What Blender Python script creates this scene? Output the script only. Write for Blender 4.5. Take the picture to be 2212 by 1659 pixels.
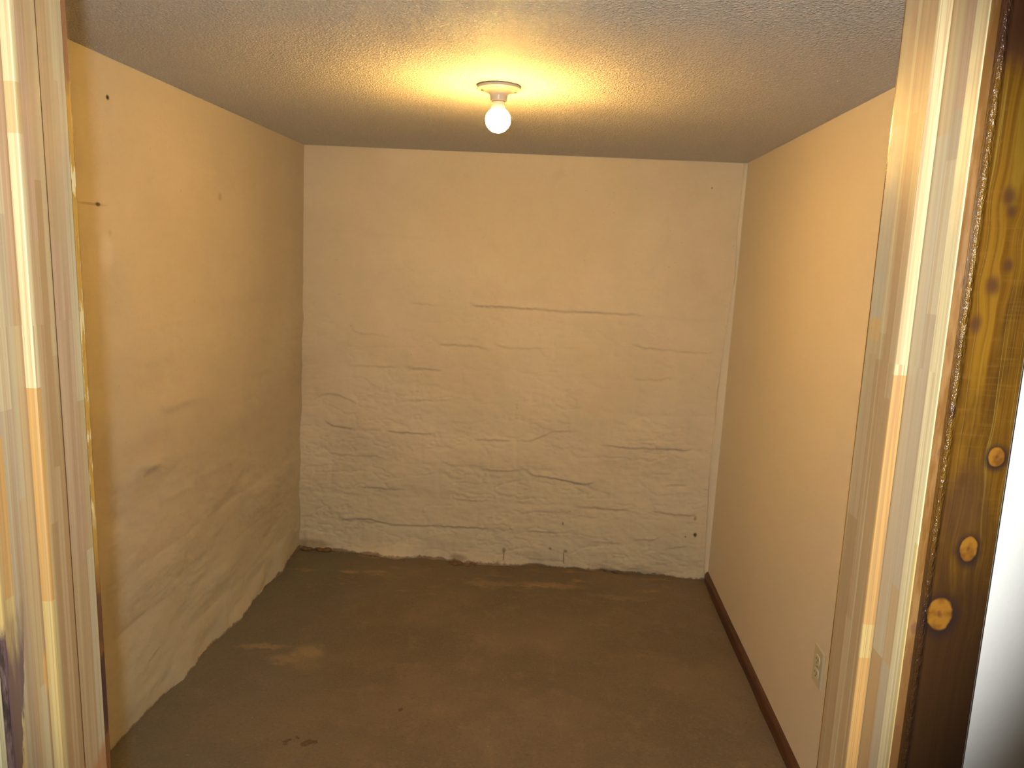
import bpy, bmesh, math, random
import numpy as np
from mathutils import Vector, Matrix, noise as mnoise

for o in list(bpy.data.objects):
    bpy.data.objects.remove(o)
SC = bpy.context.scene
COL = SC.collection
random.seed(7)
rng = np.random.default_rng(11)

# ------------------------------------------------------------------ camera
F_PX, W_PX = 1608.0, 2212.0
H = 1.50                                             # lens height above the slab
cam_d = bpy.data.cameras.new('camera')
cam = bpy.data.objects.new('camera', cam_d)
COL.objects.link(cam)
cam_d.sensor_fit = 'HORIZONTAL'
cam_d.sensor_width = 36.0
cam_d.lens = 36.0 * F_PX / W_PX
cam_d.clip_start = 0.02
R = Matrix(((0.9972424, -0.0463095, 0.05799157),
            (0.06487993, 0.16464811, -0.98421623),
            (0.03603036, 0.98526465, 0.16719864)))
cam.matrix_world = Matrix.Translation((0, 0, H)) @ R.to_4x4()
SC.camera = cam

# ------------------------------------------------------------------ world, flash, exposure
wd = bpy.data.worlds.new('world')
SC.world = wd
wd.use_nodes = True
wd.node_tree.nodes['Background'].inputs[0].default_value = (1.0, 0.80, 0.52, 1)
wd.node_tree.nodes['Background'].inputs[1].default_value = 0.075

fl_d = bpy.data.lights.new('camera_flash', 'SPOT')   # the camera's own flash, just left of and above the lens
fl_d.energy = 56.0
fl_d.color = (0.88, 0.98, 1.0)
fl_d.shadow_soft_size = 0.009
fl_d.spot_size = math.radians(91)
fl_d.spot_blend = 0.32
flash = bpy.data.objects.new('camera_flash', fl_d)
COL.objects.link(flash)
flash.matrix_world = Matrix.Translation((-0.050, 0.03, H + 0.035)) @ R.to_4x4()

BULB_STRENGTH = 820.0
BULB_COLOR = (1.0, 0.55, 0.125)

vs = SC.view_settings
SC.display_settings.display_device = 'sRGB'
vs.view_transform = 'Standard'
vs.look = 'None'
vs.exposure = 0.0
vs.gamma = 1.0
vs.use_curve_mapping = False
SC.cycles.use_denoising = True
SC.cycles.max_bounces = 8
SC.cycles.diffuse_bounces = 6
SC.cycles.sample_clamp_indirect = 6.0

# ------------------------------------------------------------------ room numbers (metres)
XL_T, XL_B = -1.199, -1.262          # left wall at the ceiling / at the floor
XR_T, XR_B = 0.806, 0.769            # right wall
YB = 3.49                            # back wall at the ceiling
JL, JR = -0.4536, 0.2751             # jamb faces of the doorway
Y_IN = 0.680                         # room side of the front wall
HEAD = 1.80                          # underside of the head jamb


def ceil_z(x):
    return 1.977 + (x + 1.2) * (1.951 - 1.977) / 2.0


def front_y(x):                      # viewer's side of the front wall (a little out of square)
    return 0.5464 + (JR - x) * 0.0125


# ------------------------------------------------------------------ node helper
class NT:
    def __init__(self, name, rough=0.6, spec=0.5):
        self.m = bpy.data.materials.new(name)
        self.m.use_nodes = True
        self.t = self.m.node_tree
        self.t.nodes.clear()
        self.b = self.new('ShaderNodeBsdfPrincipled')
        self.out = self.new('ShaderNodeOutputMaterial')
        self.t.links.new(self.b.outputs[0], self.out.inputs[0])
        self.b.inputs['Roughness'].default_value = rough
        self.b.inputs['Specular IOR Level'].default_value = spec
        self._xyz = None

    def new(self, k):
        return self.t.nodes.new(k)

    def put(self, sock, v):
        if isinstance(v, S):
            self.t.links.new(v.s, sock)
        elif isinstance(v, (tuple, list)) and len(v) == 3 and sock.type == 'RGBA':
            sock.default_value = (*v, 1)
        else:
            sock.default_value = v

    def math(self, op, a, b=0.0, c=0.0, clamp=False):
        n = self.new('ShaderNodeMath')
        n.operation = op
        n.use_clamp = clamp
        self.put(n.inputs[0], a)
        self.put(n.inputs[1], b)
        self.put(n.inputs[2], c)
        return S(self, n.outputs[0])

    @property
    def pos(self):
        if self._xyz is None:
            tc = self.new('ShaderNodeTexCoord')
            self._obj = S(self, tc.outputs['Object'])
            sp = self.new('ShaderNodeSeparateXYZ')
            self.t.links.new(tc.outputs['Object'], sp.inputs[0])
            self._xyz = tuple(S(self, sp.outputs[i]) for i in range(3))
        return self._xyz

    def vec(self, x, y, z):
        n = self.new('ShaderNodeCombineXYZ')
        for i, v in enumerate((x, y, z)):
            self.put(n.inputs[i], v)
        return S(self, n.outputs[0])

    def noise(self, v, scale=1.0, detail=4.0, rough=0.55, dist=0.0):
        n = self.new('ShaderNodeTexNoise')
        self.put(n.inputs['Vector'], v)
        n.inputs['Scale'].default_value = scale
        n.inputs['Detail'].default_value = detail
        n.inputs['Roughness'].default_value = rough
        n.inputs['Distortion'].default_value = dist
        return S(self, n.outputs[0])

    def voronoi(self, v, scale=1.0, feature='F1', out='Distance', rnd=1.0):
        n = self.new('ShaderNodeTexVoronoi')
        n.feature = feature
        self.put(n.inputs['Vector'], v)
        n.inputs['Scale'].default_value = scale
        n.inputs['Randomness'].default_value = rnd
        return S(self, n.outputs[out])

    def ss(self, v, a, b):
        n = self.new('ShaderNodeMapRange')
        n.interpolation_type = 'SMOOTHSTEP'
        self.put(n.inputs[0], v)
        n.inputs[1].default_value = a
        n.inputs[2].default_value = b
        if a > b:
            n.inputs[1].default_value = b
            n.inputs[2].default_value = a
            n.inputs[3].default_value = 1.0
            n.inputs[4].default_value = 0.0
        return S(self, n.outputs[0])

    def mix(self, f, a, b, blend='MIX'):
        n = self.new('ShaderNodeMix')
        n.data_type = 'RGBA'
        n.blend_type = blend
        n.clamp_factor = True
        self.put(n.inputs[0], f)
        self.put(n.inputs[6], a)
        self.put(n.inputs[7], b)
        return S(self, n.outputs[2])

    def ell(self, p, c, r, soft=0.5):
        """1 inside the ellipsoid at c with radii r, fading out over soft"""
        d = None
        for q, cc, rr in zip(p, c, r):
            if rr is None:
                continue
            e = (q - cc) * (1.0 / rr)
            e = e * e
            d = e if d is None else d + e
        return self.ss(self.math('SQRT', d), 1.0 + soft, 1.0 - soft)

    def bump(self, h, strength=0.5, dist=0.01, prev=None):
        n = self.new('ShaderNodeBump')
        n.inputs['Strength'].default_value = strength
        n.inputs['Distance'].default_value = dist
        self.put(n.inputs['Height'], h)
        if prev is not None:
            self.put(n.inputs['Normal'], prev)
        return S(self, n.outputs[0])

    def color(self, c):
        self.put(self.b.inputs['Base Color'], c)
        return self

    def set(self, k, v):
        self.put(self.b.inputs[k], v)
        return self


class S:
    def __init__(self, nt, s):
        self.nt, self.s = nt, s

    def __add__(self, o): return self.nt.math('ADD', self, o)
    __radd__ = __add__
    def __sub__(self, o): return self.nt.math('SUBTRACT', self, o)
    def __rsub__(self, o): return self.nt.math('SUBTRACT', o, self)
    def __mul__(self, o): return self.nt.math('MULTIPLY', self, o)
    __rmul__ = __mul__
    def __gt__(self, o): return self.nt.math('GREATER_THAN', self, o)
    def __lt__(self, o): return self.nt.math('LESS_THAN', self, o)


# ------------------------------------------------------------------ materials
def mat_stone(name, axis, dark_spots=(), light_spots=(), k=1.0):
    """painted rubble masonry; axis 0: runs along x (back), 1: runs along y (left)"""
    n = NT(name, 0.75, 0.25)
    x, y, z = n.pos
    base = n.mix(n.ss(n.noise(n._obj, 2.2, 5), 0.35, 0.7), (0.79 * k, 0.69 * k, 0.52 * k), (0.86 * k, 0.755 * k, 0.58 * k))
    # yellow-green damp in patches near the floor
    damp = n.ss(z + (n.noise(n._obj, 3.0, 5, 0.6) - 0.5) * 0.9, 0.75, 0.1)
    base = n.mix(damp * 0.45, base, (0.70, 0.655, 0.47))
    blot = n.ss(n.noise(n._obj, 7.0, 6, 0.65), 0.58, 0.75)
    base = n.mix(blot * 0.22, base, (0.62, 0.52, 0.37))
    speck = n.ss(n.noise(n._obj, 55.0, 2), 0.73, 0.80)
    base = n.mix(speck * 0.35, base, (0.30, 0.24, 0.16))
    # bare mortar and dirt along the foot
    foot = n.ss(z + (n.noise(n._obj, 14.0, 5, 0.7) - 0.5) * 0.055, 0.016, 0.006)
    base = n.mix(foot * 0.8, base, (0.20, 0.14, 0.09))
    for c, r, k in dark_spots:
        base = n.mix(n.ell((x, y, z), c, r, 0.5) * k, base, (0.04, 0.03, 0.02) if k > 0.85 else (0.17, 0.11, 0.055))
    for c, r, k in light_spots:
        base = n.mix(n.ell((x, y, z), c, r, 0.5) * k, base, (0.86, 0.80, 0.68))
    n.color(base)
    b1 = n.bump(n.noise(n._obj, 26.0, 6, 0.65), 0.28, 0.008)
    brush = n.noise(n.vec(x * 160.0, y * 160.0, z * 160.0), 1.0, 3, 0.6)
    n.set('Normal', n.bump(brush, 0.25, 0.002, b1))
    return n.m


def mat_drywall():
    n = NT('cream_drywall_paint', 0.62, 0.3)
    n.pos
    c = n.mix(n.noise(n._obj, 3.0, 3), (0.80, 0.70, 0.545), (0.84, 0.735, 0.58))
    n.color(c)
    n.set('Normal', n.bump(n.noise(n._obj, 230.0, 2), 0.16, 0.002))
    return n.m


def mat_white_wall():
    n = NT('white_wall_paint', 0.6, 0.3)
    x, y, z = n.pos
    c = n.mix(n.noise(n._obj, 60.0, 3), (0.755, 0.68, 0.62), (0.80, 0.72, 0.66))
    c = n.mix(n.ss(n.noise(n._obj, 25.0, 3), 0.74, 0.8) * 0.15, c, (0.5, 0.46, 0.42))
    n.color(c)
    n.set('Normal', n.bump(n.noise(n._obj, 320.0, 2), 0.10, 0.001))
    return n.m


def mat_popcorn():
    n = NT('popcorn_ceiling', 0.7, 0.3)
    n.pos
    grain = n.voronoi(n._obj, 155.0)
    clump = n.noise(n._obj, 90.0, 4, 0.65)
    h = clump + n.ss(grain, 0.55, 0.05) * 0.55
    c = n.mix(n.ss(h, 0.55, 1.0), (0.83, 0.785, 0.72), (0.90, 0.86, 0.80))
    c = n.mix(n.ss(n.noise(n._obj, 165.0, 2, 0.5), 0.58, 0.66) * 0.95, c, (0.98, 0.97, 0.95))  # sparkle of the popcorn grains put into the colour as pale specks
    c = n.mix(n.ss(n.noise(n.vec(0.31 + n.pos[0], n.pos[1], n.pos[2]), 190.0, 2, 0.5), 0.66, 0.72) * 0.7, c, (0.50, 0.43, 0.34))
    n.color(c)
    n.set('Normal', n.bump(h, 0.75, 0.009))
    return n.m


def mat_floor():
    n = NT('worn_concrete', 0.62, 0.35)
    x, y, z = n.pos
    p = (x, y)
    big = n.noise(n._obj, 1.7, 6, 0.6)
    c = n.mix(n.ss(big, 0.35, 0.68), (0.135, 0.112, 0.084), (0.185, 0.150, 0.108))
    c = n.mix(n.ss(n.noise(n._obj, 9.0, 6, 0.7), 0.5, 0.75) * 0.5, c, (0.25, 0.20, 0.14))
    c = n.mix(n.ss(n.noise(n.vec(x * 5.0, y * 22.0, 0.0), 1.0, 5, 0.65), 0.6, 0.8) * 0.3, c, (0.28, 0.22, 0.14))
    # grey-green damp along the left wall
    damp = n.ss(x + (n.noise(n._obj, 4.0, 5) - 0.5) * 0.9, -0.62, -1.1)
    c = n.mix(damp * 0.6, c, (0.128, 0.132, 0.112))
    # sandy dust in patches along the back wall
    dz = n.ss(y, 2.95, 3.2) * n.ss(n.noise(n.vec(x * 5.0, y * 13.0, 0.0), 1.0, 5, 0.7), 0.55, 0.72)
    c = n.mix(dz * 0.6, c, (0.36, 0.26, 0.12))
    # pale filler patch and trowel streak
    wob = (n.noise(n._obj, 18.0, 5, 0.65) - 0.5) * 0.10
    px, py = x + wob, y + wob
    for cc, rr, k in (((-0.885, 2.56), (0.055, 0.045), 0.6), ((-0.96, 2.50), (0.05, 0.028), 0.5),
                      ((-1.06, 2.575), (0.07, 0.012), 0.5), ((-1.13, 2.56), (0.04, 0.012), 0.4),
                      ((-0.87, 2.47), (0.06, 0.04), 0.22),
                      ((-1.19, 3.36), (0.05, 0.022), 0.0), ((-0.93, 3.29), (0.04, 0.02), 0.7), ((-0.81, 3.31), (0.05, 0.013), 0.55),
                      ((0.02, 3.27), (0.14, 0.025), 0.45), ((-0.27, 3.25), (0.1, 0.03), 0.4), ((0.33, 3.2), (0.12, 0.02), 0.3)):
        c = n.mix(n.ell((px, py), cc, rr, 0.65) * k * 0.8, c, (0.40, 0.315, 0.18))
    for cc, r in (((-0.775, 2.035), 0.011), ((-0.745, 2.062), 0.010), ((-0.717, 2.035), 0.012), ((-0.70, 2.035), 0.009),
                  ((-0.47, 2.24), 0.008), ((0.42, 2.02), 0.008), ((0.435, 2.03), 0.006)):
        c = n.mix(n.ell((px, py), (cc[0], cc[1]), (r, r), 0.4) * 0.75, c, (0.07, 0.045, 0.03))
    fine = n.noise(n._obj, 120.0, 4, 0.7)
    c = n.mix(n.ss(fine, 0.5, 0.75) * 0.35, c, (0.27, 0.225, 0.165))
    c = n.mix(n.ss(fine, 0.47, 0.25) * 0.45, c, (0.075, 0.058, 0.042))
    # flecks of old paint
    c = n.mix(n.ss(n.noise(n._obj, 60.0, 2), 0.74, 0.8) * 0.5, c, (0.42, 0.36, 0.26))
    n.color(c)
    n.set('Roughness', 0.55 + 0.2 * n.noise(n._obj, 6.0, 4))
    b1 = n.bump(n.noise(n._obj, 8.0, 6, 0.6), 0.25, 0.02)
    n.set('Normal', n.bump(n.noise(n._obj, 140.0, 3), 0.2, 0.002, b1))
    return n.m


def mat_pine(name, ax, bands, rough=0.42, stain=None, streak=1.0):
    """finger-jointed pine. bands: (from, to, [(z_from, colour), ...]) across axis ax; boards run along z"""
    n = NT(name, rough, 0.45)
    p = n.pos
    z = p[2]
    a0 = p[ax]
    a = a0 + (n.noise(n.vec(0.0, 0.0, z * 4.0), 1.0, 2) - 0.5) * 0.004
    c = None
    for lo, hi, blocks in bands:
        cb = None
        for zf, colr in blocks:
            cb = colr if cb is None else n.mix(z > zf, cb, colr)
        if c is None:
            c = cb
        else:
            c = n.mix(n.ss(a, lo - 0.0006, lo + 0.0006), c, cb)
    if not isinstance(c, S):
        c = n.mix(0.0, c, c)
    blk = n.math('FLOOR', z * 2.1)
    g = n.noise(n.vec(p[0] * 420.0, p[1] * 420.0, z * 5.0), 1.0, 3, 0.6)
    c = n.mix(n.ss(g, 0.35, 0.75) * 0.35 * streak, c, (0.252, 0.154, 0.067), 'MIX')
    g2 = n.noise(n.vec(p[0] * 150.0 + blk * 7.3, p[1] * 150.0 + blk * 3.1, z * 1.3), 1.0, 2, 0.5)
    c = n.mix(n.ss(g2, 0.52, 0.66) * 0.40 * streak, c, (0.259, 0.150, 0.064))
    g3 = n.noise(n.vec(p[0] * 90.0 + blk * 2.0, p[1] * 90.0, z * 1.0), 1.0, 2, 0.5)
    c = n.mix(n.ss(g3, 0.52, 0.60) * 0.30 * streak, c, (0.414, 0.322, 0.160))
    ln = n.math('ABSOLUTE', n.noise(n.vec(p[0] * 210.0 + blk * 1.7, p[1] * 210.0 + blk * 2.3, z * 0.9), 1.0, 1, 0.4) - 0.5)
    c = n.mix(n.ss(ln, 0.035, 0.006) * 0.38 * streak, c, (0.27, 0.135, 0.058))
    if stain:
        c = stain(n, c, p)
    n.color(c)
    n.set('Normal', n.bump(g, 0.08, 0.001))
    return n.m


def mat_stained(name, knots=(), tint=1.0, big_dark=True, rough=0.2):
    n = NT(name, rough, 0.5)
    x, y, z = n.pos
    # grain swirls round the knots
    a = x
    for kx, kz, rx, rz, kind in knots:
        dx, dz = x - kx, z - kz
        fall = n.math('EXPONENT', (dz * dz) * (-1.0 / (rz * 2.2) ** 2) - (dx * dx) * (1.0 / (rx * 2.6) ** 2))
        a = a - dx * fall * 0.42
    gr = n.noise(n.vec(a * 260.0, y * 260.0, z * 3.0), 1.0, 4, 0.6)
    mott = n.noise(n.vec(a * 40.0, y * 40.0, z * 9.0), 1.0, 4, 0.6)
    c = n.mix(n.ss(gr, 0.3, 0.72), (0.29 * tint, 0.108 * tint, 0.010 * tint), (0.54 * tint, 0.235 * tint, 0.020 * tint))
    c = n.mix(n.ss(mott, 0.45, 0.68) * 0.75, c, (0.135 * tint, 0.052 * tint, 0.010 * tint))
    tick = n.noise(n.vec(x * 30.0, y * 30.0, z * 260.0), 1.0, 2)
    c = n.mix(n.ss(tick, 0.5, 0.75) * 0.3, c, (0.16, 0.065, 0.01))
    # thin late-wood lines left pale by the stain
    ln = n.noise(n.vec(a * 190.0, 3.3, z * 0.8), 1.0, 1, 0.4)
    d = n.math('ABSOLUTE', ln - 0.5)
    c = n.mix(n.ss(d, 0.014, 0.003) * 0.5 * n.ss(z, 1.24, 1.34), c, (0.60 * tint, 0.38 * tint, 0.08 * tint))
    if big_dark:                    # dark stain at the very top; low down, smudges plus flash falloff painted in
        low = n.ss(z + (n.noise(n.vec(x * 45.0, y * 45.0, z * 10.0), 1.0, 5, 0.6) - 0.5) * 0.22 - (0.303 - x) * 0.6, 1.40, 1.23)
        c = n.mix(low * 0.93, c, (0.034, 0.013, 0.005))
        top = n.ss(z + (n.noise(n.vec(x * 60.0, y * 60.0, z * 25.0), 1.0, 4) - 0.5) * 0.10, 1.62, 1.66)
        c = n.mix(top * 0.85, c, (0.085, 0.028, 0.014))
        mid = n.ell((x, z), (0.300, 1.335), (0.013, 0.028), 0.6)
        c = n.mix(mid * 0.6, c, (0.05, 0.02, 0.01))
        c = n.mix(n.ell((x + (n.noise(n._obj, 40.0, 2) - 0.5) * 0.004, z), (0.3035, 1.60), (0.0042, 0.055), 0.25) * 0.6, c, (0.60 * tint, 0.31 * tint, 0.03 * tint))
    for kx, kz, rx, rz, kind in knots:
        wx = x + (n.noise(n._obj, 90.0, 2) - 0.5) * rx * 0.7
        if kind == 'pale':
            c = n.mix(n.ell((wx, z), (kx, kz - rz * 0.15), (rx * 1.5, rz * 1.35), 0.35) * 0.92, c, (0.022, 0.010, 0.008))
            ring = n.noise(n._obj, 75.0, 2)
            kc = n.mix(n.ss(ring, 0.4, 0.65), (0.22, 0.085, 0.010), (0.12, 0.040, 0.006))
            c = n.mix(n.ell((wx, z), (kx, kz), (rx, rz), 0.10), c, kc)
            c = n.mix(n.ell((wx, z), (kx, kz), (rx * 0.2, rz * 0.2), 0.6) * 0.8, c, (0.10, 0.03, 0.01))
        else:
            c = n.mix(n.ell((wx, z), (kx, kz), (rx, rz), 0.7) * 0.85, c, (0.055, 0.02, 0.008))
    n.color(c)
    n.set('Coat Weight', 0.22)
    n.set('Coat Roughness', 0.12)
    b1 = n.bump(gr, 0.12, 0.002)
    b2 = n.bump(n.noise(n._obj, 300.0, 2), 0.12, 0.001, b1)
    if big_dark:                    # runs of thick varnish along the inner arris
        run = n.noise(n.vec(x * 420.0, y * 420.0, z * 130.0), 1.0, 3, 0.6)
        b2 = n.bump(run * n.ss(x, JR + 0.0115, JR + 0.0075), 0.8, 0.004, b2)
    n.set('Normal', b2)
    return n.m


def mat_plain(name, c, rough=0.5, spec=0.5, var=0.06, metal=0.0, scale=40.0):
    n = NT(name, rough, spec)
    n.pos
    lo = tuple(v * (1 - var) for v in c)
    hi = tuple(min(1, v * (1 + var)) for v in c)
    n.color(n.mix(n.noise(n._obj, scale, 3), lo, hi))
    n.set('Metallic', metal)
    return n.m


def mat_baseboard():
    n = NT('dark_stained_baseboard', 0.38, 0.4)
    x, y, z = n.pos
    g = n.noise(n.vec(x * 160.0, y * 4.0, z * 160.0), 1.0, 4, 0.6)
    c = n.mix(n.ss(g, 0.3, 0.7), (0.045, 0.017, 0.009), (0.105, 0.040, 0.018))
    c = n.mix(n.ss(n.noise(n.vec(x * 20.0, y * 9.0, z * 20.0), 1.0, 3), 0.5, 0.7) * 0.6, c, (0.022, 0.012, 0.008))
    n.color(c)
    n.set('Normal', n.bump(g, 0.12, 0.002))
    return n.m


def mat_bulb():
    n = NT('lit_frosted_bulb', 0.35, 0.4)
    x, y, z = n.pos                      # object space: origin at the globe's centre
    n.color((0.9, 0.86, 0.78))
    k = n.ss(z, 0.0165, -0.010)            # the diffuser dome glows, the neck far less
    st = k * BULB_STRENGTH + n.ss(z, 0.040, 0.020) * 6.0 + n.ss(z, 0.066, 0.036) * 0.5 + 0.05
    n.set('Emission Color', BULB_COLOR)
    n.set('Emission Strength', st)
    return n.m


# ------------------------------------------------------------------ mesh helpers
def link(name, me, m, parent=None, smooth=False):
    o = bpy.data.objects.new(name, me)
    COL.objects.link(o)
    if m is not None:
        me.materials.append(m)
    if smooth:
        me.polygons.foreach_set('use_smooth', [True] * len(me.polygons))
    if parent is not None:
        o.parent = parent
        o.matrix_parent_inverse = Matrix.Translation(parent.location).inverted() if not any(parent.rotation_euler) else parent.matrix_basis.inverted()
    return o


def tag(o, label=None, cat=None, group=None, kind=None):
    if label: o['label'] = label
    if cat: o['category'] = cat
    if group: o['group'] = group
    if kind: o['kind'] = kind
    return o


def empty(name, loc):
    o = bpy.data.objects.new(name, None)
    COL.objects.link(o)
    o.location = loc
    o.empty_display_size = 0.05
    return o


def bm_mesh(name, bm):
    bmesh.ops.recalc_face_normals(bm, faces=bm.faces)
    me = bpy.data.meshes.new(name)
    bm.to_mesh(me)
    bm.free()
    return me


def prism(name, pts, z0, z1, bevel=0.0, seg=2):
    """closed outline pts (x,y) run straight up from z0 to z1"""
    bm = bmesh.new()
    lo = [bm.verts.new((x, y, z0)) for x, y in pts]
    hi = [bm.verts.new((x, y, z1)) for x, y in pts]
    k = len(pts)
    bm.faces.new(lo[::-1])
    bm.faces.new(hi)
    vert = []
    for i in range(k):
        j = (i + 1) % k
        bm.faces.new((lo[i], lo[j], hi[j], hi[i]))
    if bevel:
        bmesh.ops.bevel(bm, geom=list(bm.edges), offset=bevel, segments=seg, affect='EDGES', profile=0.6)
    return bm_mesh(name, bm)


def box(name, a, b, bevel=0.0, seg=2):
    return prism(name, [(a[0], a[1]), (b[0], a[1]), (b[0], b[1]), (a[0], b[1])], a[2], b[2], bevel, seg)


def lathe(bm, prof, seg=48, mat=None):
    """prof: (radius, z) list, turned about the z axis"""
    rings = []
    for r, z in prof:
        if r < 1e-6:
            rings.append([bm.verts.new((0, 0, z))])
        else:
            rings.append([bm.verts.new((r * math.cos(2 * math.pi * i / seg), r * math.sin(2 * math.pi * i / seg), z)) for i in range(seg)])
    for A, B in zip(rings, rings[1:]):
        for i in range(seg):
            j = (i + 1) % seg
            if len(A) == 1 and len(B) > 1:
                bm.faces.new((A[0], B[j], B[i]))
            elif len(B) == 1 and len(A) > 1:
                bm.faces.new((A[i], A[j], B[0]))
            elif len(A) > 1:
                bm.faces.new((A[i], A[j], B[j], B[i]))


def slab(name, P, back):
    """P: (nu, nv, 3) front surface, back: offset vector of the rear face. One closed mesh."""
    nu, nv = P.shape[:2]
    verts = P.reshape(-1, 3)
    corner = [P[0, 0], P[-1, 0], P[-1, -1], P[0, -1]]
    bk = np.array([c + np.array(back) for c in corner])
    V = np.vstack([verts, bk])
    idx = np.arange(nu * nv).reshape(nu, nv)
    quads = np.stack([idx[:-1, :-1], idx[1:, :-1], idx[1:, 1:], idx[:-1, 1:]], -1).reshape(-1, 4)
    faces = [tuple(q) for q in quads.tolist()]
    b = [nu * nv + i for i in range(4)]
    faces.append((b[3], b[2], b[1], b[0]))
    faces.append(tuple(idx[:, 0].tolist()[::-1] + [b[0], b[1]]))
    faces.append(tuple(idx[-1, :].tolist()[::-1] + [b[1], b[2]]))
    faces.append(tuple(idx[:, -1].tolist() + [b[2], b[3]]))
    faces.append(tuple(idx[0, :].tolist() + [b[3], b[0]]))
    me = bpy.data.meshes.new(name)
    me.from_pydata(V.tolist(), [], faces)
    me.validate()
    sm = np.zeros(len(me.polygons), bool)
    sm[:len(quads)] = True
    me.polygons.foreach_set('use_smooth', sm)
    return me


# ------------------------------------------------------------------ masonry relief
def vnoise(x, y, seed):
    """smooth value noise on arrays"""
    r = np.random.default_rng(seed).random((257, 257))
    xi, yi = np.floor(x).astype(int), np.floor(y).astype(int)
    fx, fy = x - xi, y - yi
    fx, fy = fx * fx * (3 - 2 * fx), fy * fy * (3 - 2 * fy)
    g = lambda i, j: r[(xi + i) % 257, (yi + j) % 257]
    return (g(0, 0) * (1 - fx) + g(1, 0) * fx) * (1 - fy) + (g(0, 1) * (1 - fx) + g(1, 1) * fx) * fy - 0.5


def fbm(x, y, seed, octv=5, gain=0.55):
    t, a = 0, 1.0
    for k in range(octv):
        t = t + a * vnoise(x * 2 ** k + 17.3 * k, y * 2 ** k + 5.1 * k, seed + k)
        a *= gain
    return t


def ledge(h, s, z, pts, amp, up=0.055, dn=0.022, soft=0.004):
    """a lip of stone along the polyline pts (s, z): proud above it, undercut below"""
    xs = [p[0] for p in pts]
    if xs[0] > xs[-1]:
        pts = pts[::-1]
        xs = xs[::-1]
    zs = [p[1] for p in pts]
    zl = np.interp(s, xs, zs) + 0.006 * vnoise(s * 45, s * 0 + 3.7, int(abs(zs[0]) * 1000)) + 0.004 * vnoise(s * 120, s * 0 + 1.7, 5)
    taper = np.clip((s - xs[0]) / 0.05, 0, 1) * np.clip((xs[-1] - s) / 0.05, 0, 1)
    taper = taper * taper * (3 - 2 * taper)
    d = z - zl
    prof = np.where(d >= 0, np.exp(-d / up) * np.clip(d / soft, 0, 1), -0.55 * np.exp(d / dn) * np.clip(-d / soft, 0, 1))
    return h + amp * taper * prof


def courses(s, z, seed, z_edges, lmin, lmax, amp):
    """random stones in courses, each set in or out a little, with shallow joints"""
    r = np.random.default_rng(seed)
    h = np.zeros_like(s)
    zz = z + 0.022 * fbm(s * 3.0, z * 3.0, seed + 40, 3)
    ss_ = s + 0.022 * fbm(s * 4.0 + 9, z * 4.0, seed + 60, 3)
    for lo, hi in zip(z_edges, z_edges[1:]):
        x0 = -2.0 + r.random() * 0.2
        while x0 < 4.2:
            L = lmin + r.random() * (lmax - lmin)
            off = (r.random() - 0.5) * 2 * amp
            u = (ss_ - x0) / L
            v = (zz - lo) / (hi - lo)
            inside = (u >= 0) & (u < 1) & (v >= 0) & (v < 1)
            du = np.minimum(u, 1 - u) * L
            dv = np.minimum(v, 1 - v) * (hi - lo)
            d = np.minimum(du, dv * 1.0)
            edge = 1 - np.exp(-np.clip(d, 0, None) / 0.016)
            tilt = (r.random() - 0.5) * amp * (v - 0.5) + (r.random() - 0.5) * amp * (u - 0.5)
            h = np.where(inside, (off + tilt + amp * 0.9) * edge, h)
            x0 += L
    return h


def bl(u, v, a00, a10, a01, a11):
    return a00 * (1 - u) * (1 - v) + a10 * u * (1 - v) + a01 * (1 - u) * v + a11 * u * v


# ---- back wall
def px_back(pts):
    """points read off the back wall: photograph pixels -> (x, z) on the wall plane"""
    out = []
    for u, v in pts:
        r = R @ Vector((u - 1106.0, -(v - 829.5), -F_PX))
        t = YB / r.y
        out.append((r.x * t, H + r.z * t))
    return out


def px_left(pts):
    out = []
    for u, v in pts:
        r = R @ Vector((u - 1106.0, -(v - 829.5), -F_PX))
        t = -1.225 / r.x
        out.append((r.y * t, H + r.z * t))
    return out


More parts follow.
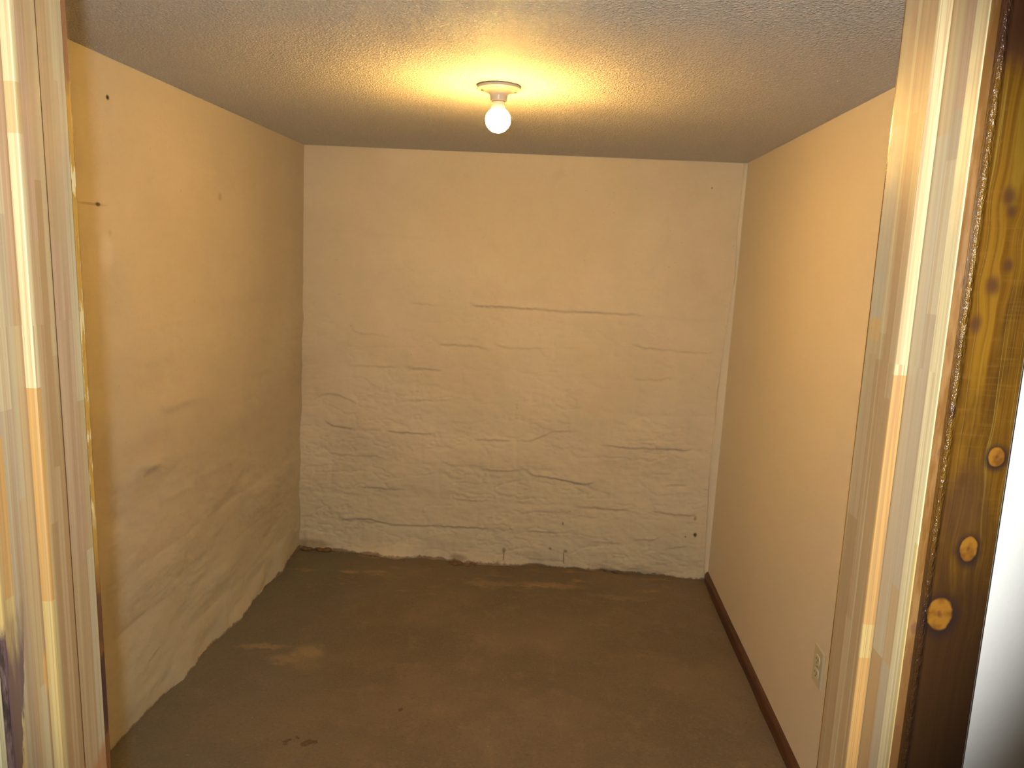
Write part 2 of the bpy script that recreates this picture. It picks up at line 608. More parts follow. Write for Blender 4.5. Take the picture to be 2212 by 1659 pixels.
nx, nz = 440, 410
S_, Z_ = np.meshgrid(np.linspace(-1.36, 0.90, nx), np.linspace(-0.04, 2.03, nz), indexing='ij')
rough_k = np.clip((1.62 - Z_) / 0.9, 0.10, 1.0)
hb = courses(S_, Z_, 3, [-0.1, 0.16, 0.31, 0.49, 0.64, 0.80, 0.96, 1.14, 1.30, 1.47, 1.66, 1.85, 2.1], 0.25, 0.62, 0.0024) * rough_k
hb = hb + 0.013 * fbm(S_ * 2.4, Z_ * 4.5, 21, 5, 0.55) * rough_k + 0.0048 * fbm(S_ * 11, Z_ * 19, 77, 4, 0.6) * rough_k ** 1.2
rid = 1 - np.abs(fbm(S_ * 5.5, Z_ * 13, 91, 4, 0.6)) * 3.2
hb = hb - 0.004 * np.clip(rid, 0, 1) ** 5 * rough_k
for pts, amp in (
        ([(1015, 660), (1100, 664), (1200, 672), (1290, 676), (1400, 681)], 0.009),
        ([(1400, 682), (1480, 690), (1560, 692)], 0.003),
        ([(878, 655), (950, 659)], 0.007), ([(660, 495), (820, 506), (960, 522)], 0.0025),
        ([(750, 712), (780, 722), (850, 728)], 0.005),
        ([(940, 745), (1030, 748), (1065, 757)], 0.006), ([(1065, 745), (1100, 752), (1190, 752)], 0.006),
        ([(1160, 745), (1175, 768), (1200, 770)], 0.007), ([(1205, 750), (1260, 752)], 0.004),
        ([(1360, 742), (1395, 752), (1460, 758), (1545, 763)], 0.006),
        ([(870, 797), (960, 801)], 0.008), ([(740, 790), (870, 796)], 0.004),
        ([(1175, 800), (1225, 804)], 0.004), ([(1360, 818), (1415, 821), (1460, 812)], 0.006),
        ([(1270, 825), (1305, 838), (1330, 834)], 0.004), ([(1420, 900), (1460, 884)], 0.005),
        ([(668, 870), (700, 852), (730, 856), (775, 878)], 0.006), ([(880, 866), (960, 866), (1000, 860)], 0.004),
        ([(692, 910), (715, 924), (765, 928)], 0.010), ([(765, 928), (830, 934)], 0.003),
        ([(828, 934), (945, 940)], 0.010), ([(1020, 950), (1110, 952)], 0.008),
        ([(1110, 950), (1150, 952), (1195, 932), (1245, 930)], 0.006),
        ([(1235, 953), (1265, 950)], 0.006), ([(1290, 960), (1390, 966), (1500, 970)], 0.007),
        ([(700, 982), (750, 988), (830, 990)], 0.004), ([(1030, 1012), (1090, 1018), (1150, 1010)], 0.006),
        ([(1130, 1015), (1160, 1028), (1200, 1032), (1265, 1045), (1290, 1038)], 0.008),
        ([(1430, 1044), (1480, 1043), (1490, 1030)], 0.008), ([(1380, 1098), (1392, 1072), (1410, 1058)], 0.006),
        ([(1400, 1098), (1440, 1105), (1510, 1108)], 0.008), ([(1240, 1092), (1370, 1100)], 0.005),
        ([(770, 1055), (820, 1058), (870, 1063)], 0.007), ([(980, 1080), (1060, 1082)], 0.005),
        ([(720, 1130), (790, 1125), (840, 1138), (930, 1138), (1060, 1142)], 0.008),
        ([(1130, 1145), (1210, 1150)], 0.006), ([(1360, 1160), (1410, 1160), (1430, 1150)], 0.006),
        ([(1430, 1180), (1490, 1170)], 0.006), ([(1270, 1165), (1350, 1170)], 0.005)):
    hb = ledge(hb, S_, Z_, px_back(pts), amp * 0.95)
# irregular foot of the wall, where it runs into the slab
foot_x = [-1.36, -1.26, -1.09, -0.93, -0.764, -0.607, -0.414, -0.25, -0.07, 0.27, 0.4956, 0.75, 0.9]
foot_y = [3.545, 3.545, 3.540, 3.505, 3.470, 3.506, 3.460, 3.480, 3.488, 3.483, 3.472, 3.435, 3.43]
base_line = 3.545 + (S_ + 1.26) * (3.435 - 3.545) / 2.01
dev = np.interp(S_, foot_x, foot_y) - base_line + 0.02 * fbm(S_ * 14, S_ * 0, 5, 3)
v = np.clip(Z_ / 1.96, -0.02, 1.04)
Yw = base_line * (1 - v) + YB * v + dev * np.exp(-np.clip(Z_, 0, None) / 0.05)
Pb = np.stack([S_, Yw - hb, Z_], -1)
m_stone_back = mat_stone('painted_stone_back', 0,
    dark_spots=[((0.70, YB, 0.225), (0.008, None, 0.010), 0.9), ((0.655, YB, 0.213), (0.004, None, 0.004), 0.7),
                ((-0.215, YB, 0.075), (0.009, None, 0.012), 0.6), ((-0.215, YB, 0.050), (0.003, None, 0.024), 0.6),
                ((0.012, YB, 0.10), (0.008, None, 0.006), 0.6), ((0.088, YB, 0.095), (0.007, None, 0.007), 0.6),
                ((0.080, YB, 0.06), (0.003, None, 0.03), 0.6), ((0.068, YB, 0.235), (0.004, None, 0.008), 0.6),
                ((-0.44, YB, 0.02), (0.04, None, 0.016), 0.5), ((-1.20, YB, 0.03), (0.09, None, 0.022), 0.5),
                ((0.66, YB, 1.84), (0.004, None, 0.004), 0.5), ((0.695, YB, 0.305), (0.006, None, 0.01), 0.45)])
o = link('wall_back', slab('wall_back', Pb, (0, 0.16, 0)), m_stone_back)
tag(o, 'cream painted rough stone wall at the back, with ledges and cracks', kind='structure')

# ---- left wall
ny = 480
S_, Z_ = np.meshgrid(np.linspace(0.66, 3.66, ny), np.linspace(-0.04, 2.03, nz), indexing='ij')
rough_k = np.clip((1.75 - Z_) / 1.0, 0.14, 1.0)
hl = courses(S_, Z_, 8, [-0.1, 0.15, 0.34, 0.52, 0.71, 0.90, 1.08, 1.26, 1.44, 1.62, 1.84, 2.1], 0.3, 0.7, 0.0020) * rough_k
hl = hl + 0.016 * fbm(S_ * 2.2, Z_ * 4.2, 121, 4, 0.5) * rough_k + 0.006 * fbm(S_ * 8, Z_ * 17, 177, 4, 0.55) * rough_k
for pts, amp in (
        ([(300, 452), (360, 462), (420, 468)], 0.004), ([(430, 668), (520, 655), (560, 650), (640, 645)], 0.006),
        ([(240, 690), (300, 688)], 0.006), ([(280, 800), (330, 790), (380, 772)], 0.007),
        ([(430, 770), (500, 745), (600, 735)], 0.005), ([(340, 895), (400, 875), (470, 860)], 0.006),
        ([(500, 830), (540, 815), (590, 800)], 0.005), ([(310, 1025), (360, 1008)], 0.009),
        ([(350, 1095), (400, 1075), (430, 1055)], 0.008), ([(270, 1145), (320, 1130)], 0.006),
        ([(420, 1045), (480, 1020), (520, 1000)], 0.006)):
    hl = ledge(hl, S_, Z_, px_left(pts), amp * 0.60, 0.06, 0.045, 0.014)
fy = [0.6, 1.6, 1.932, 2.05, 2.193, 2.319, 2.504, 2.62, 2.743, 2.927, 3.08, 3.217, 3.4, 3.7]
fx = [-1.262, -1.262, -1.2666, -1.268, -1.2665, -1.252, -1.267, -1.25, -1.238, -1.257, -1.262, -1.245, -1.262, -1.262]
v = np.clip(Z_ / 1.97, -0.02, 1.04)
dev = np.interp(S_, fy, fx) + 1.262 + 0.009 * fbm(S_ * 12, S_ * 0, 9, 3)
Xw = XL_B * (1 - v) + XL_T * v + dev * np.exp(-np.clip(Z_, 0, None) / 0.12)
Pl = np.stack([Xw + hl - 0.004, S_, Z_], -1)
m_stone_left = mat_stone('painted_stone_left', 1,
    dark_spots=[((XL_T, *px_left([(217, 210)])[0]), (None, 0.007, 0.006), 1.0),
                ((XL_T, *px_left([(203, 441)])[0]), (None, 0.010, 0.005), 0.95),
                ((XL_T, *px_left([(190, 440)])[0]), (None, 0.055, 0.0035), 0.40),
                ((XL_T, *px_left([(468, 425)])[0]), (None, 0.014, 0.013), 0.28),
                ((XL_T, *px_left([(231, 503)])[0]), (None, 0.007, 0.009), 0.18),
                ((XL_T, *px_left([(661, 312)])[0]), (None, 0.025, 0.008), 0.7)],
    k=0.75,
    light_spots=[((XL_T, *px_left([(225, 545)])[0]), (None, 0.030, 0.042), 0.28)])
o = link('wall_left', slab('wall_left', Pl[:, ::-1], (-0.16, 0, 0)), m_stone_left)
tag(o, 'cream painted uneven stone wall on the left', kind='structure')

# ---- right wall: flat drywall, leaning out slightly
Yr, Zr = np.meshgrid(np.linspace(Y_IN, 3.60, 40), np.linspace(-0.04, 2.02, 30), indexing='ij')
Xr = XR_B + (XR_T - XR_B) * Zr / 1.955 + 0.002 * fbm(Yr * 2, Zr * 2, 200, 2)
o = link('wall_right', slab('wall_right', np.stack([Xr, Yr, Zr], -1), (0.10, 0, 0)), mat_drywall())
tag(o, 'smooth cream drywall on the right with an outlet', kind='structure')

# ---- ceiling and floor
Xc, Yc = np.meshgrid(np.linspace(-1.7, 1.45, 160), np.linspace(-0.9, 3.66, 200), indexing='ij')
Zc = ceil_z(Xc) + 0.0008 * fbm(Xc * 3, Yc * 3, 300, 3)
o = link('ceiling', slab('ceiling', np.stack([Xc, Yc, Zc], -1)[:, ::-1], (0, 0, 0.12)), mat_popcorn())
tag(o, 'grainy popcorn textured ceiling', kind='structure')
Xf, Yf = np.meshgrid(np.linspace(-1.7, 1.45, 260), np.linspace(-0.9, 3.70, 360), indexing='ij')
Zf = 0.010 * fbm(Xf * 2.5, Yf * 2.5, 400, 4)
o = link('floor', slab('floor', np.stack([Xf, Yf, Zf], -1), (0, 0, -0.12)), mat_floor())
tag(o, 'bare brown-grey concrete floor with stains and a pale patch', kind='structure')

# ---- front wall with the doorway cut in it
def front_wall():
    bm = bmesh.new()
    jt = 0.020
    xs, zs = [-1.66, JL - jt, JR + jt, 1.40], [-0.04, HEAD + jt, 2.02]
    A = [[bm.verts.new((x, front_y(x), z)) for z in zs] for x in xs]
    B = [[bm.verts.new((x, Y_IN, z)) for z in zs] for x in xs]
    solid = lambda i, k: 0 <= i < 3 and 0 <= k < 2 and not (i == 1 and k == 0)
    for i in range(3):
        for k in range(2):
            if not solid(i, k):
                continue
            for V_ in (A, B):
                bm.faces.new((V_[i][k], V_[i + 1][k], V_[i + 1][k + 1], V_[i][k + 1]))
            for (p_, q_), nb in ((((i, k), (i, k + 1)), (i - 1, k)), (((i + 1, k), (i + 1, k + 1)), (i + 1, k)),
                                 (((i, k), (i + 1, k)), (i, k - 1)), (((i, k + 1), (i + 1, k + 1)), (i, k + 1))):
                if not solid(*nb):
                    bm.faces.new((A[p_[0]][p_[1]], A[q_[0]][q_[1]], B[q_[0]][q_[1]], B[p_[0]][p_[1]]))
    return bm_mesh('wall_front', bm)


o = link('wall_front', front_wall(), mat_white_wall())
tag(o, 'white painted wall around the doorway, right of the dark casing', kind='structure')

# ---- smooth pale skim strip down the back right corner
def corner_strip():
    prof = [(-0.002, 0.805), (0.25, 0.762), (0.45, 0.752), (0.75, 0.752), (0.97, 0.748), (1.10, 0.768), (1.25, 0.781), (1.45, 0.791), (1.70, 0.792), (1.955, 0.793)]
    zs = np.linspace(0.02, 1.952, 60)
    left = np.interp(zs, [0.0, 0.067, 0.35, 0.62, 0.954, 1.20, 1.447, 1.75, 1.96], [0.762, 0.752, 0.748, 0.745, 0.752, 0.768, 0.787, 0.785, 0.790])
    left = left + 0.004 * vnoise(zs * 9, zs * 0, 33)
    bm = bmesh.new()
    rows = []
    for z, l in zip(zs, left):
        xr = XR_B + (XR_T - XR_B) * z / 1.955 + 0.012
        bwall = (3.545 + (xr + 1.26) * (3.435 - 3.545) / 2.01) * (1 - z / 1.96) + YB * z / 1.96
        rows.append([bm.verts.new((l, bwall + 0.004, z)), bm.verts.new((l + 0.003, bwall - 0.0125, z)),
                     bm.verts.new((xr - 0.018, bwall - 0.0135, z)), bm.verts.new((xr, bwall - 0.022, z)), bm.verts.new((xr, bwall + 0.02, z))])
    for a, b in zip(rows, rows[1:]):
        for i in range(4):
            bm.faces.new((a[i], a[i + 1], b[i + 1], b[i]))
        bm.faces.new((a[4], a[0], b[0], b[4]))
    bm.faces.new(rows[0])
    bm.faces.new(rows[-1][::-1])
    return bm_mesh('corner_strip', bm)


o = link('trim_1', corner_strip(), mat_plain('pale_skim_plaster', (0.86, 0.79, 0.64), 0.7, 0.3, 0.04, 0, 12.0), smooth=True)
tag(o, 'pale smooth strip down the back right corner', kind='structure')

# ---- baseboard on the right wall
def baseboard():
    bm = bmesh.new()
    pr = [(0.0, -0.006), (-0.017, -0.006), (-0.017, 0.034), (-0.0145, 0.043), (-0.009, 0.050), (-0.003, 0.054), (0.0, 0.055)]
    ys = [Y_IN + 0.016, 1.4, 2.2, 3.0, 3.405, 3.420, 3.428]
    sc = [1, 1, 1, 1, 1, 0.97, 0.88]
    rows = []
    for y, k in zip(ys, sc):
        rows.append([bm.verts.new((XR_B + 0.002 + px * (1 if k == 1 else 0.9 * k), y, pz * k)) for px, pz in pr])
    n = len(pr)
    for a, b in zip(rows, rows[1:]):
        for i in range(n):
            j = (i + 1) % n
            bm.faces.new((a[i], a[j], b[j], b[i]))
    bm.faces.new(rows[0])
    bm.faces.new(rows[-1][::-1])
    return bm_mesh('baseboard', bm)


o = link('baseboard_right', baseboard(), mat_baseboard())
tag(o, 'dark stained wooden baseboard along the right wall', kind='structure')

# ------------------------------------------------------------------ the doorway frame
TAN, PINK, CREAM, PALE = (0.350, 0.212, 0.100), (0.365, 0.215, 0.122), (0.520, 0.388, 0.205), (0.410, 0.300, 0.168)
ORNG, GREY, YEL, DTAN = (0.430, 0.220, 0.065), (0.335, 0.238, 0.142), (0.450, 0.300, 0.105), (0.290, 0.160, 0.066)


def stain_left(n, c, p):
    x, y, z = p
    w = (n.noise(n.vec(x * 60.0, y * 200.0, z * 30.0), 1.0, 4, 0.6) - 0.5)
    edge = n.ss(y + w * 0.004, front_y(JL) + 0.0012, front_y(JL) + 0.0002) * n.ss(z + w * 0.25, 1.20, 1.14)
    c = n.mix(edge * 0.9, c, (0.055, 0.028, 0.03))
    run = n.ss(y + w * 0.012 - (z - 0.96) * 0.10, 0.5575, 0.5560) * n.ss(z + w * 0.08, 1.20, 1.13)
    c = n.mix(run * 0.85, c, (0.085, 0.042, 0.045))
    bot = n.ss(z + w * 0.02 - (y - 0.655) * 0.9, 0.975, 0.955) * n.ss(y, 0.646, 0.650)
    c = n.mix(bot * 0.8, c, (0.32, 0.13, 0.045))
    kn = n.ell((y, z), (0.6, 1.11), (0.003, 0.02), 0.4)
    return n.mix(kn * 0.6, c, (0.55, 0.27, 0.07))


pine_jl = mat_pine('pine_jamb_left', 1, [
    (0.50, 0.572, [(0.0, YEL), (1.33, GREY)]),
    (0.5600, 0.577, [(0.0, YEL), (1.20, ORNG), (1.34, GREY)]),
    (0.5700, 0.585, [(0.0, GREY), (1.36, PALE)]),
    (0.5840, 0.592, [(0.0, TAN), (1.28, GREY), (1.52, PALE), (1.63, PINK)]),
    (0.5920, 0.600, [(0.0, PALE), (1.10, TAN), (1.45, PINK), (1.66, TAN)]),
    (0.6000, 0.64, [(0.0, TAN)]),
    (0.6450, 0.66, [(0.0, TAN), (1.19, PINK), (1.50, TAN)]),
    (0.6640, 0.669, [(0.0, TAN), (1.20, PINK), (1.64, PALE)]),
    (0.6690, 0.70, [(0.0, PALE), (1.20, TAN), (1.35, PALE)])], stain=stain_left)
pine_sl = mat_pine('pine_stop_left', 1, [
    (0.59, 0.61, [(0.0, YEL), (1.18, ORNG), (1.375, CREAM), (1.585, (0.46, 0.30, 0.13)), (1.625, CREAM)]),
    (0.6065, 0.62, [(0.0, DTAN), (1.25, TAN), (1.50, PINK), (1.68, TAN)]),
    (0.6160, 0.63, [(0.0, TAN), (1.30, DTAN), (1.55, TAN)]),
    (0.6240, 0.65, [(0.0, DTAN), (1.40, TAN)])], streak=1.2)
pine_jr = mat_pine('pine_jamb_right', 1, [
    (0.50, 0.552, [(0.0, YEL), (1.30, CREAM)]),
    (0.5508, 0.563, [(0.0, PALE), (1.10, CREAM)]),
    (0.5632, 0.58, [(0.0, GREY), (1.19, TAN), (1.255, GREY), (1.47, PALE), (1.58, GREY), (1.615, PINK)]),
    (0.5780, 0.59, [(0.0, DTAN), (1.19, GREY), (1.47, GREY), (1.60, TAN)]),
    (0.6000, 0.66, [(0.0, DTAN), (1.28, TAN), (1.44, ORNG), (1.46, GREY), (1.62, TAN)])])
pine_sr = mat_pine('pine_stop_right', 1, [
    (0.58, 0.60, [(0.0, YEL), (1.05, ORNG), (1.18, YEL), (1.21, ORNG), (1.42, CREAM)]),
    (0.5985, 0.61, [(0.0, DTAN), (1.40, TAN)]),
    (0.6080, 0.62, [(0.0, DTAN), (1.44, DTAN), (1.62, TAN)]),
    (0.6190, 0.65, [(0.0, TAN), (1.20, DTAN), (1.45, TAN)])], streak=1.6)
pine_head = mat_pine('pine_head', 1, [(0.5, 0.7, [(0.0, TAN), (1.0, PALE)])])
pine_raw = mat_pine('pale_raw_casing', 0, [(-1, 1, [(0.0, (0.62, 0.56, 0.30)), (1.0, (0.66, 0.56, 0.32))])])


def mat_sloppy_edge(name):
    """bare pine edge with stain brushed on in patches"""
    n = NT(name, 0.25, 0.5)
    x, y, z = n.pos
    w = n.noise(n.vec(x * 120.0, y * 120.0, z * 26.0), 1.0, 4, 0.65)
    gold = n.mix(w, (0.46, 0.25, 0.04), (0.30, 0.13, 0.02))
    brown = n.mix(n.noise(n.vec(0.0, 0.0, z * 60.0), 1.0, 3), (0.13, 0.045, 0.016), (0.20, 0.075, 0.02))
    dark = (0.06, 0.026, 0.018)
    bare = (0.62, 0.47, 0.22)
    zz = z + (w - 0.5) * 0.05
    c = n.mix(n.ss(zz, 1.14, 1.20), brown, gold)
    c = n.mix(n.ss(zz, 1.085, 1.075) * n.ss(zz, 0.99, 1.0) + n.ss(zz, 1.15, 1.145) * n.ss(zz, 1.09, 1.10) * 0.5, c, dark)
    patch = n.ss(w + (n.noise(n.vec(0.0, 0.0, z * 22.0), 1.0, 2) - 0.5) * 0.5, 0.50, 0.58)
    c = n.mix(patch * n.ss(zz, 1.21, 1.25) * n.ss(zz, 1.61, 1.57) * 0.85, c, bare)
    c = n.mix(n.ss(zz, 1.63, 1.655) * 0.75, c, (0.19, 0.065, 0.035))
    n.color(c)
    n.set('Coat Weight', 0.6)
    n.set('Normal', n.bump(n.noise(n.vec(x * 100.0, y * 100.0, z * 45.0), 1.0, 3), 0.25, 0.003))
    return n.m


def mat_reveal():
    """edge of the jamb, smeared with stain"""
    n = NT('stained_jamb_edge', 0.3, 0.5)
    x, y, z = n.pos
    w = n.noise(n.vec(x * 160.0, y * 160.0, z * 22.0), 1.0, 4, 0.65)
    c = n.mix(n.ss(w, 0.36, 0.62), (0.15, 0.062, 0.014), (0.22, 0.105, 0.034))
    c = n.mix(n.ss(z + (w - 0.5) * 0.25, 1.27, 1.18) * 0.75, c, (0.17, 0.07, 0.022))
    c = n.mix(n.ss(n.noise(n.vec(x * 90.0, y * 90.0, z * 45.0), 1.0, 3), 0.6, 0.68) * 0.6, c, (0.12, 0.05, 0.03))
    n.color(c)
    return n.m


def mat_left_reveal():
    n = NT('purple_brown_stained_edge', 0.3, 0.5)
    x, y, z = n.pos
    w = n.noise(n.vec(x * 160.0, y * 160.0, z * 26.0), 1.0, 4, 0.65)
    c = n.mix(n.ss(w, 0.40, 0.66), (0.030, 0.014, 0.016), (0.15, 0.085, 0.075))
    n.color(c)
    return n.m


KN = [(0.2979, 1.493, 0.0045, 0.006, 'dark'), (0.2900, 1.466, 0.0035, 0.006, 'dark'), (0.3170, 1.372, 0.0055, 0.007, 'pale'),
      (0.3069, 1.302, 0.0058, 0.0095, 'pale'), (0.2935, 1.250, 0.0085, 0.0125, 'pale'), (0.283, 1.403, 0.002, 0.004, 'dark'),
      (0.3000, 1.553, 0.004, 0.006, 'dark'), (0.3030, 1.543, 0.003, 0.004, 'dark'), (0.288, 1.655, 0.010, 0.014, 'dark'), (0.306, 1.507, 0.003, 0.004, 'dark')]
stain_cas = mat_stained('dark_stained_pine', KN, 0.31)
stain_in = mat_stained('stained_inner_casing', (), 0.7, False)

DF = empty('door_1', ((JL + JR) / 2, 0.61, 0.0))
tag(DF, 'open doorway frame of pale finger-jointed pine with dark stained casing', kind='structure')
JT = 0.020
REV = 0.006
yl, yr = front_y(JL), front_y(JR)
# jambs, each with the stop nailed to it
jl = link('jamb', box('jamb', (JL - JT, yl, 0.0), (JL, Y_IN, HEAD + JT), 0.0007), pine_jl, DF)
tag(jl, 'left jamb of pale finger-jointed pine')
link('stained_edge', box('stained_edge', (JL - JT + 0.001, yl - 0.0006, 0.002), (JL - 0.0008, yl + 0.0004, 1.165)), mat_left_reveal(), jl)
link('stop', box('stop', (JL + 0.0002, 0.6005, 0.0), (JL + 0.0102, 0.6320, HEAD - 0.0005), 0.0022, 3), pine_sl, jl)
jr = link('jamb', box('jamb', (JR, yr, 0.0), (JR + JT, Y_IN, HEAD + JT), 0.0007), pine_jr, DF)
tag(jr, 'right jamb of pale finger-jointed pine')
link('stained_edge', box('stained_edge', (JR + 0.0008, yr - 0.0006, 0.002), (JR + JT - 0.001, yr + 0.0004, HEAD)), mat_reveal(), jr)
link('stop', box('stop', (JR - 0.0102, 0.5955, 0.0), (JR - 0.0002, 0.6330, HEAD - 0.0005), 0.0015, 3), pine_sr, jr)
hj = link('head_jamb', box('head_jamb', (JL, yl, HEAD), (JR, Y_IN, HEAD + JT), 0.0007), pine_head, DF)
link('stop', box('stop', (JL + 0.0105, 0.598, HEAD - 0.0102), (JR - 0.0105, 0.6325, HEAD - 0.0002), 0.0015), pine_head, hj)
# casings on the viewer's side
CW, CT = 0.0455, 0.0085
cr = link('casing', prism('casing', [(JR + REV, yr - CT), (JR + REV + CW, yr - CT), (JR + REV + CW, front_y(JR + REV + CW) - 0.0002), (JR + REV, front_y(JR + REV) - 0.0006)], 0.0, HEAD + REV, 0.0020, 3), stain_cas, DF)
tag(cr, 'dark brown stained knotty pine casing')
cl = link('casing', prism('casing', [(JL - REV - CW, yl - CT), (JL - REV, yl - CT), (JL - REV, yl - 0.0008), (JL - REV - CW, yl - 0.0004)], 0.0, HEAD + REV, 0.0012, 2), pine_raw, DF)
tag(cl, 'unstained yellowish casing')
link('head_casing', box('head_casing', (JL - REV - CW, yl - CT - 0.001, HEAD + REV + 0.0005), (JR + REV + CW, yr - 0.0008, HEAD + REV + CW), 0.002), stain_in, DF)
# casings on the room side, stain slopped over their edges
IT = 0.0125
for nm, a, b, m in (('inner_casing', (JL - 0.0034 - CW, Y_IN + 0.0002, 0.0), (JL - 0.0034, Y_IN + IT, HEAD + 0.004), mat_sloppy_edge('sloppy_stain_left')),
                    ('inner_casing', (JR + 0.0040, Y_IN + 0.0002, 0.0), (JR + 0.004 + CW, Y_IN + IT, HEAD + 0.004), stain_in)):
    link(nm, box(nm, a, b, 0.0012), m, DF)
link('inner_head_casing', box('inner_head_casing', (JL - 0.0034 - CW, Y_IN + 0.0002, HEAD + 0.0045), (JR + 0.004 + CW, Y_IN + IT, HEAD + 0.004 + CW), 0.0012), stain_in, DF)

# ------------------------------------------------------------------ ceiling lamp
LX, LY = -0.1920, 2.146
LZ = ceil_z(LX) - 0.001
lamp = empty('ceiling_light', (LX, LY, LZ))
tag(lamp, 'white porcelain ceiling lampholder with one bare lit bulb', 'light')
porc = mat_plain('white_porcelain', (0.78, 0.70, 0.60), 0.3, 0.5, 0.02)
metal = mat_plain('dull_screw_metal', (0.40, 0.36, 0.30), 0.35, 0.5, 0.1, 0.9)
gap_m = mat_plain('dark_gap', (0.10, 0.07, 0.04), 0.8, 0.2)


def part(name, bm, m, parent, loc=(0, 0, 0), smooth=True):
    me = bm_mesh(name, bm)
    o = bpy.data.objects.new(name, me)
    COL.objects.link(o)
    me.materials.append(m)
    if smooth:
        me.polygons.foreach_set('use_smooth', [True] * len(me.polygons))
        me.set_sharp_from_angle(angle=math.radians(40))
    o.parent = parent
    o.location = loc
    return o


bm = bmesh.new()
lathe(bm, [(0, -0.0005), (0.0575, -0.0005), (0.0592, -0.0020), (0.0592, -0.0078), (0.0572, -0.0098), (0.048, -0.0125), (0.036, -0.0150), (0.029, -0.0185),
           (0.0252, -0.0225), (0.0236, -0.0270), (0.0228, -0.0370), (0.0221, -0.0390), (0.0190, -0.0395), (0.0185, -0.031), (0, -0.031)], 64)
holder = part('lampholder', bm, porc, lamp)
for a in (0.25, math.pi + 0.25):
    bm = bmesh.new()
    lathe(bm, [(0, -0.0022), (0.0030, -0.0020), (0.0040, -0.0008), (0.0040, 0.0012), (0, 0.0012)], 16)
    part('screw', bm, metal, holder, (0.0455 * math.cos(a), 0.0455 * math.sin(a), -0.0128))
GZ = -0.0880                              # globe centre below the ceiling
bm = bmesh.new()
rg = 0.0352
prof = [(0, -rg)]
for i in range(1, 22):
    t = -math.pi / 2 + i * (math.pi / 2 + 0.86) / 21
    prof.append((rg * math.cos(t), rg * math.sin(t)))
zt, rt = prof[-1][1], prof[-1][0]
prof += [(rt - 0.0045, zt + 0.0045), (0.0192, zt + 0.009), (0.0180, zt + 0.014), (0.0172, -GZ - 0.0330), (0, -GZ - 0.0330)]
lathe(bm, prof, 56)
bulb = part('bulb', bm, mat_bulb(), lamp, (0, 0, GZ))
tag(bulb, 'glowing frosted bulb')
bm = bmesh.new()
lathe(bm, [(0.0186, 0.0), (0.0186, -0.0022), (0.0172, -0.0024), (0.0172, 0.0)], 40)
part('collar', bm, mat_plain('bulb_collar', (0.45, 0.36, 0.24), 0.4), bulb, (0, 0, -GZ - 0.0397))

# ------------------------------------------------------------------ outlet on the right wall
OY, OZ = 1.985, 0.398
ox = XR_B + (XR_T - XR_B) * OZ / 1.955
outlet = empty('electrical_outlet', (ox, OY, OZ))
tag(outlet, 'ivory duplex electrical outlet low on the right wall', 'outlet')
ivory = mat_plain('ivory_plastic', (0.66, 0.60, 0.40), 0.35, 0.5, 0.03)
ivory2 = mat_plain('ivory_socket_plastic', (0.70, 0.65, 0.46), 0.3, 0.5, 0.03)
bm = bmesh.new()
bmesh.ops.create_cube(bm, size=1.0, matrix=Matrix.Diagonal((0.0055, 0.070, 0.114, 1)))
for e_ in list(bm.verts):
    if e_.co.x < 0:
        e_.co.y *= 0.93
        e_.co.z *= 0.955
bmesh.ops.bevel(bm, geom=[e for e in bm.edges], offset=0.0012, segments=2, affect='EDGES')
plate = part('cover_plate', bm, ivory, outlet, (-0.0025, 0, 0))
bm = bmesh.new()
lathe(bm, [(0, 0.0016), (0.0028, 0.0013), (0.0034, 0.0), (0, 0.0)], 16)
bmesh.ops.rotate(bm, verts=bm.verts, cent=(0, 0, 0), matrix=Matrix.Rotation(-math.pi / 2, 3, 'Y'))
part('screw', bm, metal, plate, (-0.0027, 0, 0))
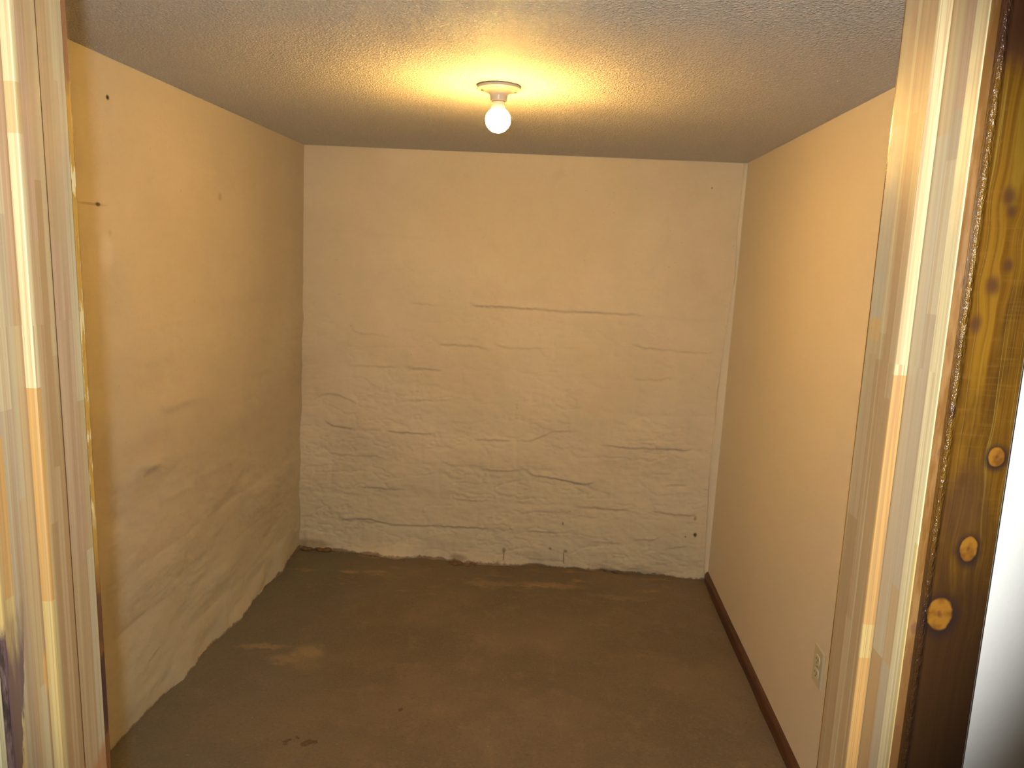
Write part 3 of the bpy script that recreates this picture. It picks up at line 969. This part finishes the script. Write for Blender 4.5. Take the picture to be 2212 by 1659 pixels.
for dz in (0.0197, -0.0197):
    bm = bmesh.new()
    pts = []
    for i in range(40):                   # round face with flattened top and bottom
        t = 2 * math.pi * i / 40
        pts.append((0.0172 * math.cos(t), max(-0.0140, min(0.0140, 0.0172 * math.sin(t)))))
    A = [bm.verts.new((0.0, y, z)) for y, z in pts]
    B = [bm.verts.new((-0.0032, y * 0.94, z * 0.94)) for y, z in pts]
    bm.faces.new(B)
    bm.faces.new(A[::-1])
    for i in range(40):
        j = (i + 1) % 40
        bm.faces.new((A[i], A[j], B[j], B[i]))
    rc = part('receptacle', bm, ivory2, outlet, (-0.0045, 0, dz), False)
    for dy, hh, in ((-0.0062, 0.0085), (0.0062, 0.0070)):
        bm = bmesh.new()
        bmesh.ops.create_cube(bm, size=1.0, matrix=Matrix.Diagonal((0.0012, 0.0020, hh, 1)))
        part('slot', bm, gap_m, rc, (-0.0031, dy, 0.003), False)
    bm = bmesh.new()
    bmesh.ops.create_cube(bm, size=1.0, matrix=Matrix.Diagonal((0.0012, 0.0044, 0.0044, 1)))
    bmesh.ops.bevel(bm, geom=[e for e in bm.edges], offset=0.0005, segments=2, affect='EDGES')
    part('ground_hole', bm, gap_m, rc, (-0.0031, 0, -0.0075), False)

# ------------------------------------------------------------------ crumbs along the foot of the back wall
def rubble(name, spots, m):
    bm = bmesh.new()
    for x, y, z, r, sq in spots:
        t = bmesh.ops.create_icosphere(bm, subdivisions=2, radius=1.0)
        for vv in t['verts']:
            k = 1 + 0.35 * mnoise.noise(vv.co * 1.7 + Vector((x * 40, y * 40, r * 900)))
            vv.co = Vector((vv.co.x * r * k * 1.3, vv.co.y * r * k, vv.co.z * r * k * sq)) + Vector((x, y, z))
    return bm_mesh(name, bm)


sp = []
for i in range(70):
    if i < 34:
        x = -1.245 + abs(random.gauss(0, 0.075))
    elif i < 50:
        x = random.gauss(-0.44, 0.035)
    else:
        x = random.uniform(-1.2, 0.70)
    yb_ = np.interp(x, foot_x, foot_y)
    r = random.uniform(0.004, 0.014) if i < 50 else random.uniform(0.002, 0.005)
    if i < 8:
        r = random.uniform(0.014, 0.022)
    sp.append((x, yb_ - random.uniform(-0.004, 0.028), 0.30 * r, r, 0.55))
o = link('crumbled_mortar', rubble('crumbled_mortar', sp, None), mat_plain('brown_crumbs', (0.20, 0.125, 0.07), 0.9, 0.2, 0.35, 0, 30.0), smooth=True)
tag(o, 'brown crumbs of mortar along the foot of the back wall', 'rubble', kind='stuff')
